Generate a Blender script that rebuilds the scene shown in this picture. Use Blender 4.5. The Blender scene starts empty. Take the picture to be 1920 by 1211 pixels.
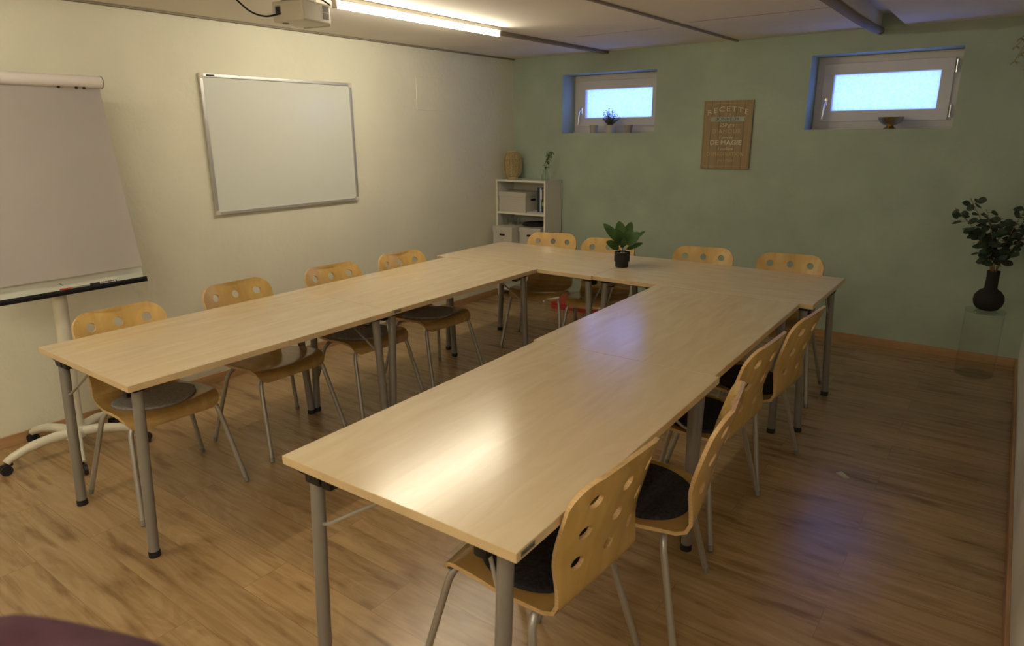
import bpy, bmesh, math, random
from mathutils import Vector, Matrix
from mathutils.geometry import delaunay_2d_cdt
PI = math.pi
random.seed(7)
SC = bpy.context.scene
COL = SC.collection
ROOM_W, ROOM_D, ROOM_H, ROOM_N = 4.354, 4.934, 2.2985, -2.4

# ------------------------------------------------------------------ materials
def new_mat(name):
    m = bpy.data.materials.new(name); m.use_nodes = True
    nt = m.node_tree; b = nt.nodes['Principled BSDF']
    return m, nt, b
def mat(name, col, rough=.5, metal=0, var=.0, vscale=8., bump=0., bscale=60., coat=0., spec=.5, stretch=(1,1,1), trans=0., ior=1.45):
    m, nt, b = new_mat(name)
    b.inputs['Base Color'].default_value = (*col, 1)
    b.inputs['Roughness'].default_value = rough
    b.inputs['Metallic'].default_value = metal
    b.inputs['Coat Weight'].default_value = coat
    b.inputs['Coat Roughness'].default_value = .25
    b.inputs['Specular IOR Level'].default_value = spec
    b.inputs['Transmission Weight'].default_value = trans
    b.inputs['IOR'].default_value = ior
    tc = nt.nodes.new('ShaderNodeTexCoord'); mp = nt.nodes.new('ShaderNodeMapping')
    mp.inputs['Scale'].default_value = stretch
    nt.links.new(tc.outputs['Object'], mp.inputs[0])
    n = nt.nodes.new('ShaderNodeTexNoise'); n.inputs['Scale'].default_value = vscale; n.inputs['Detail'].default_value = 5
    nt.links.new(mp.outputs[0], n.inputs['Vector'])
    r = nt.nodes.new('ShaderNodeValToRGB')
    r.color_ramp.elements[0].position = .3; r.color_ramp.elements[1].position = .7
    r.color_ramp.elements[0].color = (*[c*(1-var) for c in col], 1)
    r.color_ramp.elements[1].color = (*[min(1, c*(1+var)) for c in col], 1)
    nt.links.new(n.outputs['Fac'], r.inputs[0]); nt.links.new(r.outputs[0], b.inputs['Base Color'])
    if bump:
        n2 = nt.nodes.new('ShaderNodeTexNoise'); n2.inputs['Scale'].default_value = bscale; n2.inputs['Detail'].default_value = 4
        nt.links.new(mp.outputs[0], n2.inputs['Vector'])
        bp = nt.nodes.new('ShaderNodeBump'); bp.inputs['Strength'].default_value = bump; bp.inputs['Distance'].default_value = .01
        nt.links.new(n2.outputs['Fac'], bp.inputs['Height']); nt.links.new(bp.outputs[0], b.inputs['Normal'])
    return m
def ramp(nt, stops):
    r = nt.nodes.new('ShaderNodeValToRGB'); cr = r.color_ramp
    while len(cr.elements) < len(stops): cr.elements.new(.5)
    for e, (p, c) in zip(cr.elements, stops): e.position = p; e.color = (*c, 1)
    return r
def mix(nt, mode, fac, a, b):
    m = nt.nodes.new('ShaderNodeMix'); m.data_type = 'RGBA'; m.blend_type = mode
    if isinstance(fac, float): m.inputs[0].default_value = fac
    else: nt.links.new(fac, m.inputs[0])
    nt.links.new(a, m.inputs[6]); nt.links.new(b, m.inputs[7])
    return m.outputs[2]
def wood(name, c0, c1, c2, rough=.35, grain=(14, 1.1, 14), rings=5., coat=.0, bump=.02, knots=0.25, spec=.5):
    m, nt, b = new_mat(name); L = nt.links
    tc = nt.nodes.new('ShaderNodeTexCoord'); mp = nt.nodes.new('ShaderNodeMapping'); mp.inputs['Scale'].default_value = grain
    L.new(tc.outputs['Object'], mp.inputs[0])
    n = nt.nodes.new('ShaderNodeTexNoise'); n.inputs['Scale'].default_value = 1.; n.inputs['Detail'].default_value = 8; n.inputs['Distortion'].default_value = .6
    L.new(mp.outputs[0], n.inputs['Vector'])
    r = ramp(nt, [(.25, c0), (.5, c1), (.78, c2)]); L.new(n.outputs['Fac'], r.inputs[0])
    # contour grain from a low-frequency field
    mp2 = nt.nodes.new('ShaderNodeMapping'); mp2.inputs['Scale'].default_value = (grain[0]*.25, grain[1]*.5, grain[2]*.25)
    L.new(tc.outputs['Object'], mp2.inputs[0])
    n2 = nt.nodes.new('ShaderNodeTexNoise'); n2.inputs['Scale'].default_value = 1.; n2.inputs['Detail'].default_value = 2
    L.new(mp2.outputs[0], n2.inputs['Vector'])
    mt = nt.nodes.new('ShaderNodeMath'); mt.operation = 'MULTIPLY'; mt.inputs[1].default_value = rings*6.28*2; L.new(n2.outputs['Fac'], mt.inputs[0])
    sn = nt.nodes.new('ShaderNodeMath'); sn.operation = 'SINE'; L.new(mt.outputs[0], sn.inputs[0])
    r2 = ramp(nt, [(.0, (.80, .76, .70)), (.5, (1, 1, 1)), (1., (1, 1, 1))]); L.new(sn.outputs[0], r2.inputs[0])
    out = mix(nt, 'MULTIPLY', knots, r.outputs[0], r2.outputs[0])
    L.new(out, b.inputs['Base Color'])
    b.inputs['Roughness'].default_value = rough; b.inputs['Coat Weight'].default_value = coat; b.inputs['Coat Roughness'].default_value = .2
    b.inputs['Specular IOR Level'].default_value = spec
    if bump:
        bp = nt.nodes.new('ShaderNodeBump'); bp.inputs['Strength'].default_value = bump; bp.inputs['Distance'].default_value = .004
        L.new(n.outputs['Fac'], bp.inputs['Height']); L.new(bp.outputs[0], b.inputs['Normal'])
    return m
def floor_mat():
    m, nt, b = new_mat('oak_laminate'); L = nt.links
    tc = nt.nodes.new('ShaderNodeTexCoord')
    br = nt.nodes.new('ShaderNodeTexBrick')
    br.offset = .37; br.inputs['Scale'].default_value = 1.; br.inputs['Brick Width'].default_value = 1.28; br.inputs['Row Height'].default_value = .192
    br.inputs['Mortar Size'].default_value = .0012; br.inputs['Mortar Smooth'].default_value = .3; br.inputs['Bias'].default_value = 0
    br.inputs['Color1'].default_value = (.0, .0, .0, 1); br.inputs['Color2'].default_value = (1, 1, 1, 1); br.inputs['Mortar'].default_value = (.5, .5, .5, 1)
    L.new(tc.outputs['Object'], br.inputs['Vector'])
    sx = nt.nodes.new('ShaderNodeVectorMath'); sx.operation = 'MULTIPLY'; sx.inputs[1].default_value = (3.1, 7.7, 5.); L.new(br.outputs['Color'], sx.inputs[0])
    ad = nt.nodes.new('ShaderNodeVectorMath'); ad.operation = 'ADD'; L.new(tc.outputs['Object'], ad.inputs[0]); L.new(sx.outputs[0], ad.inputs[1])
    mp = nt.nodes.new('ShaderNodeMapping'); mp.inputs['Scale'].default_value = (1.3, 20, 1); L.new(ad.outputs[0], mp.inputs[0])
    n = nt.nodes.new('ShaderNodeTexNoise'); n.inputs['Scale'].default_value = 1.; n.inputs['Detail'].default_value = 9; n.inputs['Roughness'].default_value = .6; n.inputs['Distortion'].default_value = 1.0
    L.new(mp.outputs[0], n.inputs['Vector'])
    r = ramp(nt, [(.28, (.265, .168, .078)), (.5, (.395, .262, .130)), (.74, (.48, .335, .178))]); L.new(n.outputs['Fac'], r.inputs[0])
    # cathedral rings
    mp2 = nt.nodes.new('ShaderNodeMapping'); mp2.inputs['Scale'].default_value = (.9, 3.6, 1); L.new(ad.outputs[0], mp2.inputs[0])
    n2 = nt.nodes.new('ShaderNodeTexNoise'); n2.inputs['Scale'].default_value = 1.1; n2.inputs['Detail'].default_value = 1.5; L.new(mp2.outputs[0], n2.inputs['Vector'])
    mt = nt.nodes.new('ShaderNodeMath'); mt.operation = 'MULTIPLY'; mt.inputs[1].default_value = 120.; L.new(n2.outputs['Fac'], mt.inputs[0])
    sn = nt.nodes.new('ShaderNodeMath'); sn.operation = 'SINE'; L.new(mt.outputs[0], sn.inputs[0])
    r2 = ramp(nt, [(.0, (.70, .63, .54)), (.6, (1, 1, 1)), (1., (1.0, 1, 1))]); L.new(sn.outputs[0], r2.inputs[0])
    o = mix(nt, 'MULTIPLY', .20, r.outputs[0], r2.outputs[0])
    # dark knots and streaks
    mp3 = nt.nodes.new('ShaderNodeMapping'); mp3.inputs['Scale'].default_value = (1.9, 9, 1); L.new(ad.outputs[0], mp3.inputs[0])
    n3 = nt.nodes.new('ShaderNodeTexNoise'); n3.inputs['Scale'].default_value = 1.6; n3.inputs['Detail'].default_value = 5; L.new(mp3.outputs[0], n3.inputs['Vector'])
    r3 = ramp(nt, [(.56, (1, 1, 1)), (.70, (.50, .42, .34)), (1, (.3, .25, .2))]); L.new(n3.outputs['Fac'], r3.inputs[0])
    o = mix(nt, 'MULTIPLY', .75, o, r3.outputs[0])
    # plank tone
    r4 = ramp(nt, [(0, (.90, .90, .90)), (1, (1.08, 1.06, 1.02))]); L.new(br.outputs['Color'], r4.inputs[0])
    o = mix(nt, 'MULTIPLY', 1., o, r4.outputs[0])
    r5 = ramp(nt, [(0, (1, 1, 1)), (1, (.55, .5, .45))]); L.new(br.outputs['Fac'], r5.inputs[0])
    o = mix(nt, 'MULTIPLY', .7, o, r5.outputs[0])
    L.new(o, b.inputs['Base Color'])
    b.inputs['Roughness'].default_value = .27; b.inputs['Specular IOR Level'].default_value = .6
    bp = nt.nodes.new('ShaderNodeBump'); bp.inputs['Strength'].default_value = .12; bp.inputs['Distance'].default_value = .003
    L.new(n.outputs['Fac'], bp.inputs['Height']); L.new(bp.outputs[0], b.inputs['Normal'])
    return m
def emit(name, col, s):
    m = bpy.data.materials.new(name); m.use_nodes = True; nt = m.node_tree
    nt.nodes.remove(nt.nodes['Principled BSDF']); e = nt.nodes.new('ShaderNodeEmission')
    e.inputs[0].default_value = (*col, 1); e.inputs[1].default_value = s
    nt.links.new(e.outputs[0], nt.nodes['Material Output'].inputs[0]); return m
def pattern_mat(name, a, b_, scale, kind='zig', rough=.6):
    m, nt, b = new_mat(name); L = nt.links
    tc = nt.nodes.new('ShaderNodeTexCoord')
    w = nt.nodes.new('ShaderNodeTexWave'); w.wave_type = 'BANDS'; w.bands_direction = 'DIAGONAL' if kind == 'diag' else 'Z'
    w.inputs['Scale'].default_value = scale; w.inputs['Distortion'].default_value = 0
    sp = nt.nodes.new('ShaderNodeSeparateXYZ'); L.new(tc.outputs['Object'], sp.inputs[0])
    s1 = nt.nodes.new('ShaderNodeMath'); s1.operation = 'ADD'; L.new(sp.outputs[0], s1.inputs[0]); L.new(sp.outputs[1], s1.inputs[1])
    pp = nt.nodes.new('ShaderNodeMath'); pp.operation = 'PINGPONG'; pp.inputs[1].default_value = .55/scale; L.new(s1.outputs[0], pp.inputs[0])
    ml = nt.nodes.new('ShaderNodeMath'); ml.operation = 'MULTIPLY'; ml.inputs[1].default_value = 1.0; L.new(pp.outputs[0], ml.inputs[0])
    az = nt.nodes.new('ShaderNodeMath'); az.operation = 'ADD'; L.new(sp.outputs[2], az.inputs[0]); L.new(ml.outputs[0], az.inputs[1])
    cb = nt.nodes.new('ShaderNodeCombineXYZ'); L.new(az.outputs[0], cb.inputs[2]); L.new(cb.outputs[0], w.inputs['Vector'])
    r = ramp(nt, [(.45, a), (.55, b_)]); L.new(w.outputs['Fac'], r.inputs[0]); L.new(r.outputs[0], b.inputs['Base Color'])
    b.inputs['Roughness'].default_value = rough
    return m

M = {}
M['floor'] = floor_mat()
M['cream_wall'] = mat('cream_plaster', (.725, .705, .575), .85, var=.04, vscale=2.2, bump=.35, bscale=26, spec=.2)
M['green_wall'] = mat('sage_green_plaster', (.42, .505, .40), .8, var=.075, vscale=3.2, bump=.25, bscale=30, spec=.25)
M['grey_wall'] = mat('pale_plaster', (.74, .72, .66), .85, var=.03, vscale=2.5, bump=.3, bscale=30, spec=.2)
M['ceiling'] = mat('ceiling_board', (.82, .77, .69), .85, var=.05, vscale=1.4, bump=.08, bscale=14, spec=.2)
M['groove'] = mat('ceiling_strip', (.25, .21, .16), .7, var=.08, vscale=5)
M['baseboard'] = wood('oak_baseboard', (.36, .20, .085), (.44, .26, .12), (.50, .31, .15), .45, grain=(2, 2, 30), rings=1., knots=.1)
M['table'] = wood('maple_laminate', (.64, .505, .325), (.675, .545, .36), (.705, .58, .395), .21, grain=(24, 2.4, 24), rings=3.5, knots=.16, bump=0, spec=.95)
M['table_edge'] = wood('maple_edge_band', (.57, .42, .235), (.62, .465, .27), (.67, .51, .30), .4, grain=(6, 6, 6), rings=1., knots=.1, bump=0)
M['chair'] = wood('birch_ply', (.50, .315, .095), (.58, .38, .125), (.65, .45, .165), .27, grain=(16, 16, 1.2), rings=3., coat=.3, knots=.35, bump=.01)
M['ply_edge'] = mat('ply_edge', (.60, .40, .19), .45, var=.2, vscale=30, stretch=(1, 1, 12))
M['seat_wood_shaded'] = wood('birch_ply_seat_shaded', (.40, .245, .075), (.46, .29, .095), (.53, .345, .125), .20, grain=(16, 1.2, 16), rings=3., coat=.4, knots=.35, bump=.01)  # birch ply darkened in colour to stand for the shade under the tables
M['silver'] = mat('silver_painted_steel', (.42, .40, .37), .38, metal=.55, var=.03, vscale=20)
M['tableleg'] = mat('grey_painted_steel', (.27, .255, .235), .42, metal=.35, var=.04, vscale=10)
M['chrome'] = mat('chrome', (.75, .74, .72), .18, metal=1)
M['black'] = mat('black_plastic', (.012, .012, .014), .5, var=.1)
M['matte_black'] = mat('matte_black_ceramic', (.012, .011, .011), .75, var=.15, vscale=20, bump=.1, bscale=120)
M['felt_grey'] = mat('grey_felt', (.34, .33, .32), .95, var=.22, vscale=90, bump=.5, bscale=240, spec=.1)
M['felt_dark'] = mat('charcoal_felt', (.040, .038, .040), .95, var=.3, vscale=90, bump=.5, bscale=240, spec=.1)
M['white_pvc'] = mat('white_window_plastic', (.76, .71, .61), .35, var=.01)
M['white_lam'] = mat('white_melamine', (.70, .68, .60), .4, var=.01)
M['white_edge'] = mat('cream_edge_band', (.85, .82, .70), .45)
M['board'] = mat('whiteboard_enamel', (.66, .68, .62), .16, var=.01, vscale=2)
M['alu'] = mat('brushed_aluminium', (.58, .57, .54), .38, metal=.7, var=.04, vscale=14)
M['paper'] = mat('flipchart_paper', (.74, .69, .67), .85, var=.015, vscale=3, spec=.1)
M['board_white'] = mat('flipchart_board', (.66, .67, .58), .4)
M['cream_metal'] = mat('cream_painted_metal', (.66, .63, .52), .35, var=.02)
M['red'] = mat('red_plastic', (.50, .05, .03), .45, var=.05)
M['white_plastic'] = mat('white_plastic', (.62, .58, .49), .42, var=.01)
M['grey_plastic'] = mat('grey_vent', (.25, .235, .21), .6)
M['lens'] = mat('lens_glass', (.01, .01, .02), .08, coat=.5)
M['glass'] = mat('clear_glass', (.93, .97, .95), .03, trans=1., ior=1.45)
M['acrylic'] = mat('clear_acrylic', (.96, .98, .96), .02, trans=1., ior=1.2, spec=.3)
M['wicker'] = mat('wicker', (.52, .40, .21), .7, var=.35, vscale=60, bump=.5, bscale=150)
M['wicker_light'] = mat('wicker_rib', (.58, .46, .25), .65, var=.15, vscale=40)
M['leaf'] = mat('rubber_plant_leaf', (.045, .105, .025), .38, var=.3, vscale=14, coat=.15)
M['leaf_back'] = mat('eucalyptus_leaf', (.040, .062, .038), .6, var=.35, vscale=18)
M['leaf_bright'] = mat('fresh_leaf', (.10, .19, .045), .5, var=.3, vscale=40)
M['leaf_blue'] = mat('dusty_green_leaf', (.15, .21, .17), .6, var=.35, vscale=50)
M['stem'] = mat('brown_stem', (.22, .13, .06), .7, var=.2, vscale=40)
M['dry'] = mat('dried_flower', (.45, .42, .24), .8, var=.3, vscale=60)
M['pebble'] = mat('pale_pebbles', (.42, .38, .30), .7, var=.5, vscale=90)
M['brass'] = mat('aged_brass', (.55, .42, .22), .33, metal=1, var=.15, vscale=12)
M['sign_wood'] = wood('sign_planks', (.275, .195, .095), (.32, .235, .12), (.365, .27, .145), .6, grain=(30, 30, 2.5), rings=2., knots=.2)
M['groove_dark'] = mat('dark_groove', (.06, .035, .012), .8)
M['gold_paint'] = mat('gold_line_paint', (.60, .43, .16), .6)
M['cream_paint'] = mat('cream_paint', (.72, .65, .46), .7)
M['tan_paint'] = mat('tan_paint', (.60, .46, .25), .7)
M['pale_blue_paint'] = mat('pale_ribbon_paint', (.42, .46, .38), .7)
M['blue_ink'] = mat('slate_ink', (.05, .10, .13), .7)
M['card'] = pattern_mat('patterned_card', (.52, .49, .44), (.63, .60, .53), 14, rough=.7)
M['zig'] = pattern_mat('zigzag_ceramic', (.72, .66, .56), (.10, .06, .09), 26, rough=.4)
M['geo'] = pattern_mat('speckled_ceramic', (.50, .45, .38), (.15, .12, .10), 34, rough=.5)
M['pot_white'] = mat('offwhite_pot', (.55, .53, .46), .6, var=.05)
M['navy'] = mat('dark_teal_binding', (.02, .045, .055), .45)
M['bluebook'] = mat('blue_cover', (.08, .13, .30), .4)
M['darkbook'] = mat('black_cover', (.03, .025, .03), .4)
M['lime'] = mat('lime_label', (.35, .40, .03), .5)
M['whitepaper'] = mat('white_sheets', (.72, .69, .72), .7)
M['cable'] = mat('black_cable', (.008, .008, .009), .45)
M['jacket'] = mat('maroon_fabric', (.060, .026, .036), .9, var=.35, vscale=9, bump=.3, bscale=30, spec=.15)
M['label'] = mat('grey_sticker', (.16, .17, .15), .5)
M['ink'] = mat('black_ink', (.01, .01, .015), .6)
M['tube'] = emit('lit_tube', (1, .90, .70), 42.)

def clear_mat(name, tint, f0=.06, edge=.5):
    m = bpy.data.materials.new(name); m.use_nodes = True; nt = m.node_tree; nt.nodes.remove(nt.nodes['Principled BSDF'])
    a = nt.nodes.new('ShaderNodeBsdfTransparent'); a.inputs[0].default_value = (*tint, 1)
    g = nt.nodes.new('ShaderNodeBsdfGlossy'); g.inputs['Roughness'].default_value = .04
    lw = nt.nodes.new('ShaderNodeLayerWeight'); lw.inputs[0].default_value = edge
    mr = nt.nodes.new('ShaderNodeMapRange'); mr.inputs[3].default_value = f0; mr.inputs[4].default_value = .55
    pw = nt.nodes.new('ShaderNodeMath'); pw.operation = 'POWER'; pw.inputs[1].default_value = 3
    nt.links.new(lw.outputs['Facing'], pw.inputs[0]); nt.links.new(pw.outputs[0], mr.inputs[0])
    x = nt.nodes.new('ShaderNodeMixShader'); nt.links.new(mr.outputs[0], x.inputs[0]); nt.links.new(a.outputs[0], x.inputs[1]); nt.links.new(g.outputs[0], x.inputs[2])
    nt.links.new(x.outputs[0], nt.nodes['Material Output'].inputs[0]); return m
M['glass'] = clear_mat('clear_glass', (.93, .965, .945), .05)
M['acrylic'] = clear_mat('clear_acrylic', (.992, .996, .990), .015, .35)

# frosted window pane: daylight diffuses through it
m = bpy.data.materials.new('frosted_glass'); m.use_nodes = True; nt = m.node_tree; b = nt.nodes['Principled BSDF']
tr = nt.nodes.new('ShaderNodeBsdfTranslucent'); tr.inputs[0].default_value = (.9, .95, 1, 1)
gl = nt.nodes.new('ShaderNodeBsdfGlossy'); gl.inputs['Roughness'].default_value = .3
tc = nt.nodes.new('ShaderNodeTexCoord'); nz = nt.nodes.new('ShaderNodeTexNoise'); nz.inputs['Scale'].default_value = 60; nz.inputs['Detail'].default_value = 6
rr = ramp(nt, [(.3, (.80, .87, .96)), (.7, (.97, .99, 1))]); nt.links.new(tc.outputs['Object'], nz.inputs[0]); nt.links.new(nz.outputs[0], rr.inputs[0]); nt.links.new(rr.outputs[0], tr.inputs[0])
mx = nt.nodes.new('ShaderNodeMixShader'); mx.inputs[0].default_value = .04
nt.links.new(tr.outputs[0], mx.inputs[1]); nt.links.new(gl.outputs[0], mx.inputs[2]); nt.links.new(mx.outputs[0], nt.nodes['Material Output'].inputs[0])
nt.nodes.remove(b); M['frost'] = m

# ------------------------------------------------------------------ geometry helpers
class MB:
    def __init__(s): s.bm = bmesh.new()
    def _xf(s, vs, mtx):
        if mtx is not None: bmesh.ops.transform(s.bm, matrix=mtx, verts=vs)
    def box(s, x0, x1, y0, y1, z0, z1, bev=0., mtx=None, mi=0, seg=2):
        r = bmesh.ops.create_cube(s.bm, size=1); vs = r['verts']
        for v in vs:
            v.co = Vector(((x0+x1)/2+v.co.x*(x1-x0), (y0+y1)/2+v.co.y*(y1-y0), (z0+z1)/2+v.co.z*(z1-z0)))
        fs = list({f for v in vs for f in v.link_faces})
        for f in fs: f.material_index = mi
        if bev > 0:
            es = list({e for v in vs for e in v.link_edges})
            r = bmesh.ops.bevel(s.bm, geom=es, offset=bev, segments=seg, affect='EDGES', profile=.5)
            vs = list({v for f in r['faces'] for v in f.verts} | {v for v in vs if v.is_valid})
            for f in r['faces']: f.material_index = mi
        s._xf(vs, mtx); return s
    def tube(s, pts, r, seg=12, caps=True, mi=0, mtx=None):
        pts = [Vector(p) for p in pts]; n = len(pts)
        rs = r if isinstance(r, (list, tuple)) else [r]*n
        t0 = (pts[1]-pts[0]).normalized()
        up = Vector((0, 0, 1)) if abs(t0.z) < .9 else Vector((1, 0, 0))
        a = t0.cross(up).normalized(); rings = []
        for i, p in enumerate(pts):
            t = (pts[min(i+1, n-1)]-pts[max(i-1, 0)]).normalized()
            a = (a-t*a.dot(t)).normalized(); b_ = t.cross(a)
            rings.append([s.bm.verts.new(p+(a*math.cos(2*PI*k/seg)+b_*math.sin(2*PI*k/seg))*rs[i]) for k in range(seg)])
        for i in range(n-1):
            for k in range(seg):
                f = s.bm.faces.new((rings[i][k], rings[i][(k+1) % seg], rings[i+1][(k+1) % seg], rings[i+1][k])); f.material_index = mi
        if caps:
            f = s.bm.faces.new(rings[0][::-1]); f.material_index = mi
            f = s.bm.faces.new(rings[-1]); f.material_index = mi
        s._xf([v for rg in rings for v in rg], mtx); return s
    def lathe(s, prof, seg=32, c=(0, 0, 0), mi=0, mtx=None):
        rings = []
        for r, z in prof:
            rings.append([s.bm.verts.new((c[0]+max(r, 1e-4)*math.cos(2*PI*k/seg), c[1]+max(r, 1e-4)*math.sin(2*PI*k/seg), c[2]+z)) for k in range(seg)])
        for i in range(len(prof)-1):
            for k in range(seg):
                f = s.bm.faces.new((rings[i][k], rings[i][(k+1) % seg], rings[i+1][(k+1) % seg], rings[i+1][k])); f.material_index = mi
        if prof[0][0] > 1e-3: s.bm.faces.new(rings[0][::-1]).material_index = mi
        if prof[-1][0] > 1e-3: s.bm.faces.new(rings[-1]).material_index = mi
        s._xf([v for rg in rings for v in rg], mtx); return s
    def quad(s, pts, mi=0):
        f = s.bm.faces.new([s.bm.verts.new(p) for p in pts]); f.material_index = mi; return s
    def leaf(s, base, d, up, ln, w, mi=0, cup=.15, droop=.2, n=6, tip=1.4):
        d = Vector(d).normalized(); up = Vector(up); sd = d.cross(up).normalized(); up = sd.cross(d).normalized()
        rows = []
        for i in range(n+1):
            t = i/n
            hw = w/2*math.sin(PI*min(1, t**(1/tip)*.98+.02))**(.62 if tip < 1.3 else .8) if 0 < i < n else .0006
            c = Vector(base)+d*ln*t-up*droop*ln*t*t
            rows.append([s.bm.verts.new(c-sd*hw+up*cup*hw), s.bm.verts.new(c), s.bm.verts.new(c+sd*hw+up*cup*hw)])
        for i in range(n):
            for k in (0, 1):
                s.bm.faces.new((rows[i][k], rows[i][k+1], rows[i+1][k+1], rows[i+1][k])).material_index = mi
        return s
    def build(s, name, mats, parent=None, smooth=40, solid=0., loc=(0, 0, 0), keep_normals=False):
        if not isinstance(mats, (list, tuple)): mats = [mats]
        if solid:
            bmesh.ops.solidify(s.bm, geom=s.bm.faces[:], thickness=solid)
        if not keep_normals: bmesh.ops.recalc_face_normals(s.bm, faces=s.bm.faces[:])
        me = bpy.data.meshes.new(name)
        for f in s.bm.faces: f.smooth = bool(smooth)
        norms = None
        if smooth:      # area-weighted corner normals, so that large flat faces stay flat beside their rounded edges
            s.bm.normal_update(); cl = math.cos(math.radians(max(smooth, 42))); norms = []
            fa = {f: f.calc_area() for f in s.bm.faces}
            for f in s.bm.faces:
                nf = f.normal
                for v in f.verts:
                    a = Vector((0, 0, 0))
                    for g in v.link_faces:
                        if g.normal.dot(nf) >= cl: a += g.normal*(fa[g]+1e-12)
                    norms.append(tuple(a.normalized()) if a.length > 0 else tuple(nf))
        s.bm.to_mesh(me); s.bm.free()
        if norms: me.normals_split_custom_set(norms)
        for m_ in mats: me.materials.append(m_)
        o = bpy.data.objects.new(name, me); COL.objects.link(o); o.location = loc
        if parent: o.parent = parent
        return o
def tag(o, label=None, cat=None, group=None, kind=None):
    if label: o['label'] = label
    if cat: o['category'] = cat
    if group: o['group'] = group
    if kind: o['kind'] = kind
    return o
def thing(name, label, cat, loc=(0, 0, 0), rz=0, group=None):
    o = bpy.data.objects.new(name, None); COL.objects.link(o); o.empty_display_size = .1
    o.location = loc; o.rotation_euler = (0, 0, rz)
    return tag(o, label, cat, group)
def kids(o): return [c for c in bpy.data.objects if c.parent == o]
def copy_tree(o, parent=None):
    ch = kids(o); c = o.copy(); COL.objects.link(c)
    if parent: c.parent = parent
    for k in ch: copy_tree(k, c)
    return c
def fillet(pts, r, n=6):
    P = [Vector(p) for p in pts]; out = [P[0]]
    for i in range(1, len(P)-1):
        a = (P[i-1]-P[i]); b_ = (P[i+1]-P[i]); rr_ = min(r, a.length*.49, b_.length*.49)
        A = P[i]+a.normalized()*rr_; B = P[i]+b_.normalized()*rr_
        for k in range(n+1):
            t = k/n; out.append(A*(1-t)**2+P[i]*2*t*(1-t)+B*t*t)
    out.append(P[-1]); return out
def catmull(P, n=8):
    P = [Vector(p) for p in P]; Q = [P[0]*2-P[1]]+P+[P[-1]*2-P[-2]]; out = []
    for i in range(1, len(Q)-2):
        for k in range(n):
            t = k/n; a, b_, c, d = Q[i-1:i+3]
            out.append(.5*((2*b_)+(-a+c)*t+(2*a-5*b_+4*c-d)*t*t+(-a+3*b_-3*c+d)*t**3))
    out.append(P[-1]); return out
def text_mesh(name, body, size, mtx, m_, parent, extrude=.0006, spacing=1., width=None, shear=0., bold=0., arc=None, align='CENTER'):
    """Raised lettering; arc bends the line upwards in the middle by that much."""
    c = bpy.data.curves.new(name+'_c', 'FONT'); c.body = body; c.size = size; c.extrude = extrude; c.align_x = align; c.align_y = 'CENTER'
    c.space_character = spacing; c.shear = shear; c.offset = bold; c.resolution_u = 3
    t = bpy.data.objects.new('tmp', c); COL.objects.link(t)
    bpy.context.view_layer.update()
    me = bpy.data.meshes.new_from_object(t.evaluated_get(bpy.context.evaluated_depsgraph_get()))
    bpy.data.objects.remove(t); bpy.data.curves.remove(c)
    xs = [v.co.x for v in me.vertices]; cx = (min(xs)+max(xs))/2; w = max(xs)-min(xs); k = (width/w) if width else 1
    for v in me.vertices:
        v.co.x = (v.co.x-(cx if align == 'CENTER' else 0))*k
        if arc: v.co.y += arc*(1-(v.co.x/(w*k/2))**2)
    me.transform(mtx); me.name = name; me.materials.clear(); me.materials.append(m_)
    o = bpy.data.objects.new(name, me); COL.objects.link(o); o.parent = parent
    return o

# ------------------------------------------------------------------ the room
def struct(name, mb, m_, smooth=0): return tag(mb.build(name, m_, smooth=smooth), kind='structure')
struct('floor', MB().box(-.2, ROOM_W+.2, ROOM_N-.2, ROOM_D+.4, -.12, 0), M['floor'])
struct('wall_left', MB().box(-.2, 0, ROOM_N-.2, ROOM_D+.4, 0, ROOM_H), M['cream_wall'])
struct('wall_right', MB().box(ROOM_W, ROOM_W+.2, ROOM_N-.2, ROOM_D+.4, 0, ROOM_H+.12), M['grey_wall'])
struct('wall_near', MB().box(0, ROOM_W, ROOM_N-.2, ROOM_N, 0, ROOM_H), M['cream_wall'])
WIN = [(.578, 1.53, 1.598, 2.125), (2.775, 3.737, 1.612, 2.145)]
w = MB(); Y0, Y1 = ROOM_D, ROOM_D+.40
xs = [0, WIN[0][0], WIN[0][1], WIN[1][0], WIN[1][1], ROOM_W]
w.box(0, WIN[0][0], Y0, Y1, 0, ROOM_H+.1); w.box(WIN[0][1], WIN[1][0], Y0, Y1, 0, ROOM_H+.1); w.box(WIN[1][1], ROOM_W, Y0, Y1, 0, ROOM_H+.1)
for x0, x1, z0, z1 in WIN:
    w.box(x0, x1, Y0, Y1, 0, z0); w.box(x0, x1, Y0, Y1, z1, ROOM_H+.1)
struct('wall_far', w, M['green_wall'])
# ceiling boards: flat underside with an open slot between the last two boards
c = MB(); H = ROOM_H
c.box(-.2, 3.215, ROOM_N-.2, ROOM_D, H, H+.12); c.box(3.375, ROOM_W+.2, ROOM_N-.2, ROOM_D, H, H+.12); c.box(3.215, 3.375, ROOM_N-.2, ROOM_D, H+.09, H+.12)
struct('ceiling', c, M['ceiling'])
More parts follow.
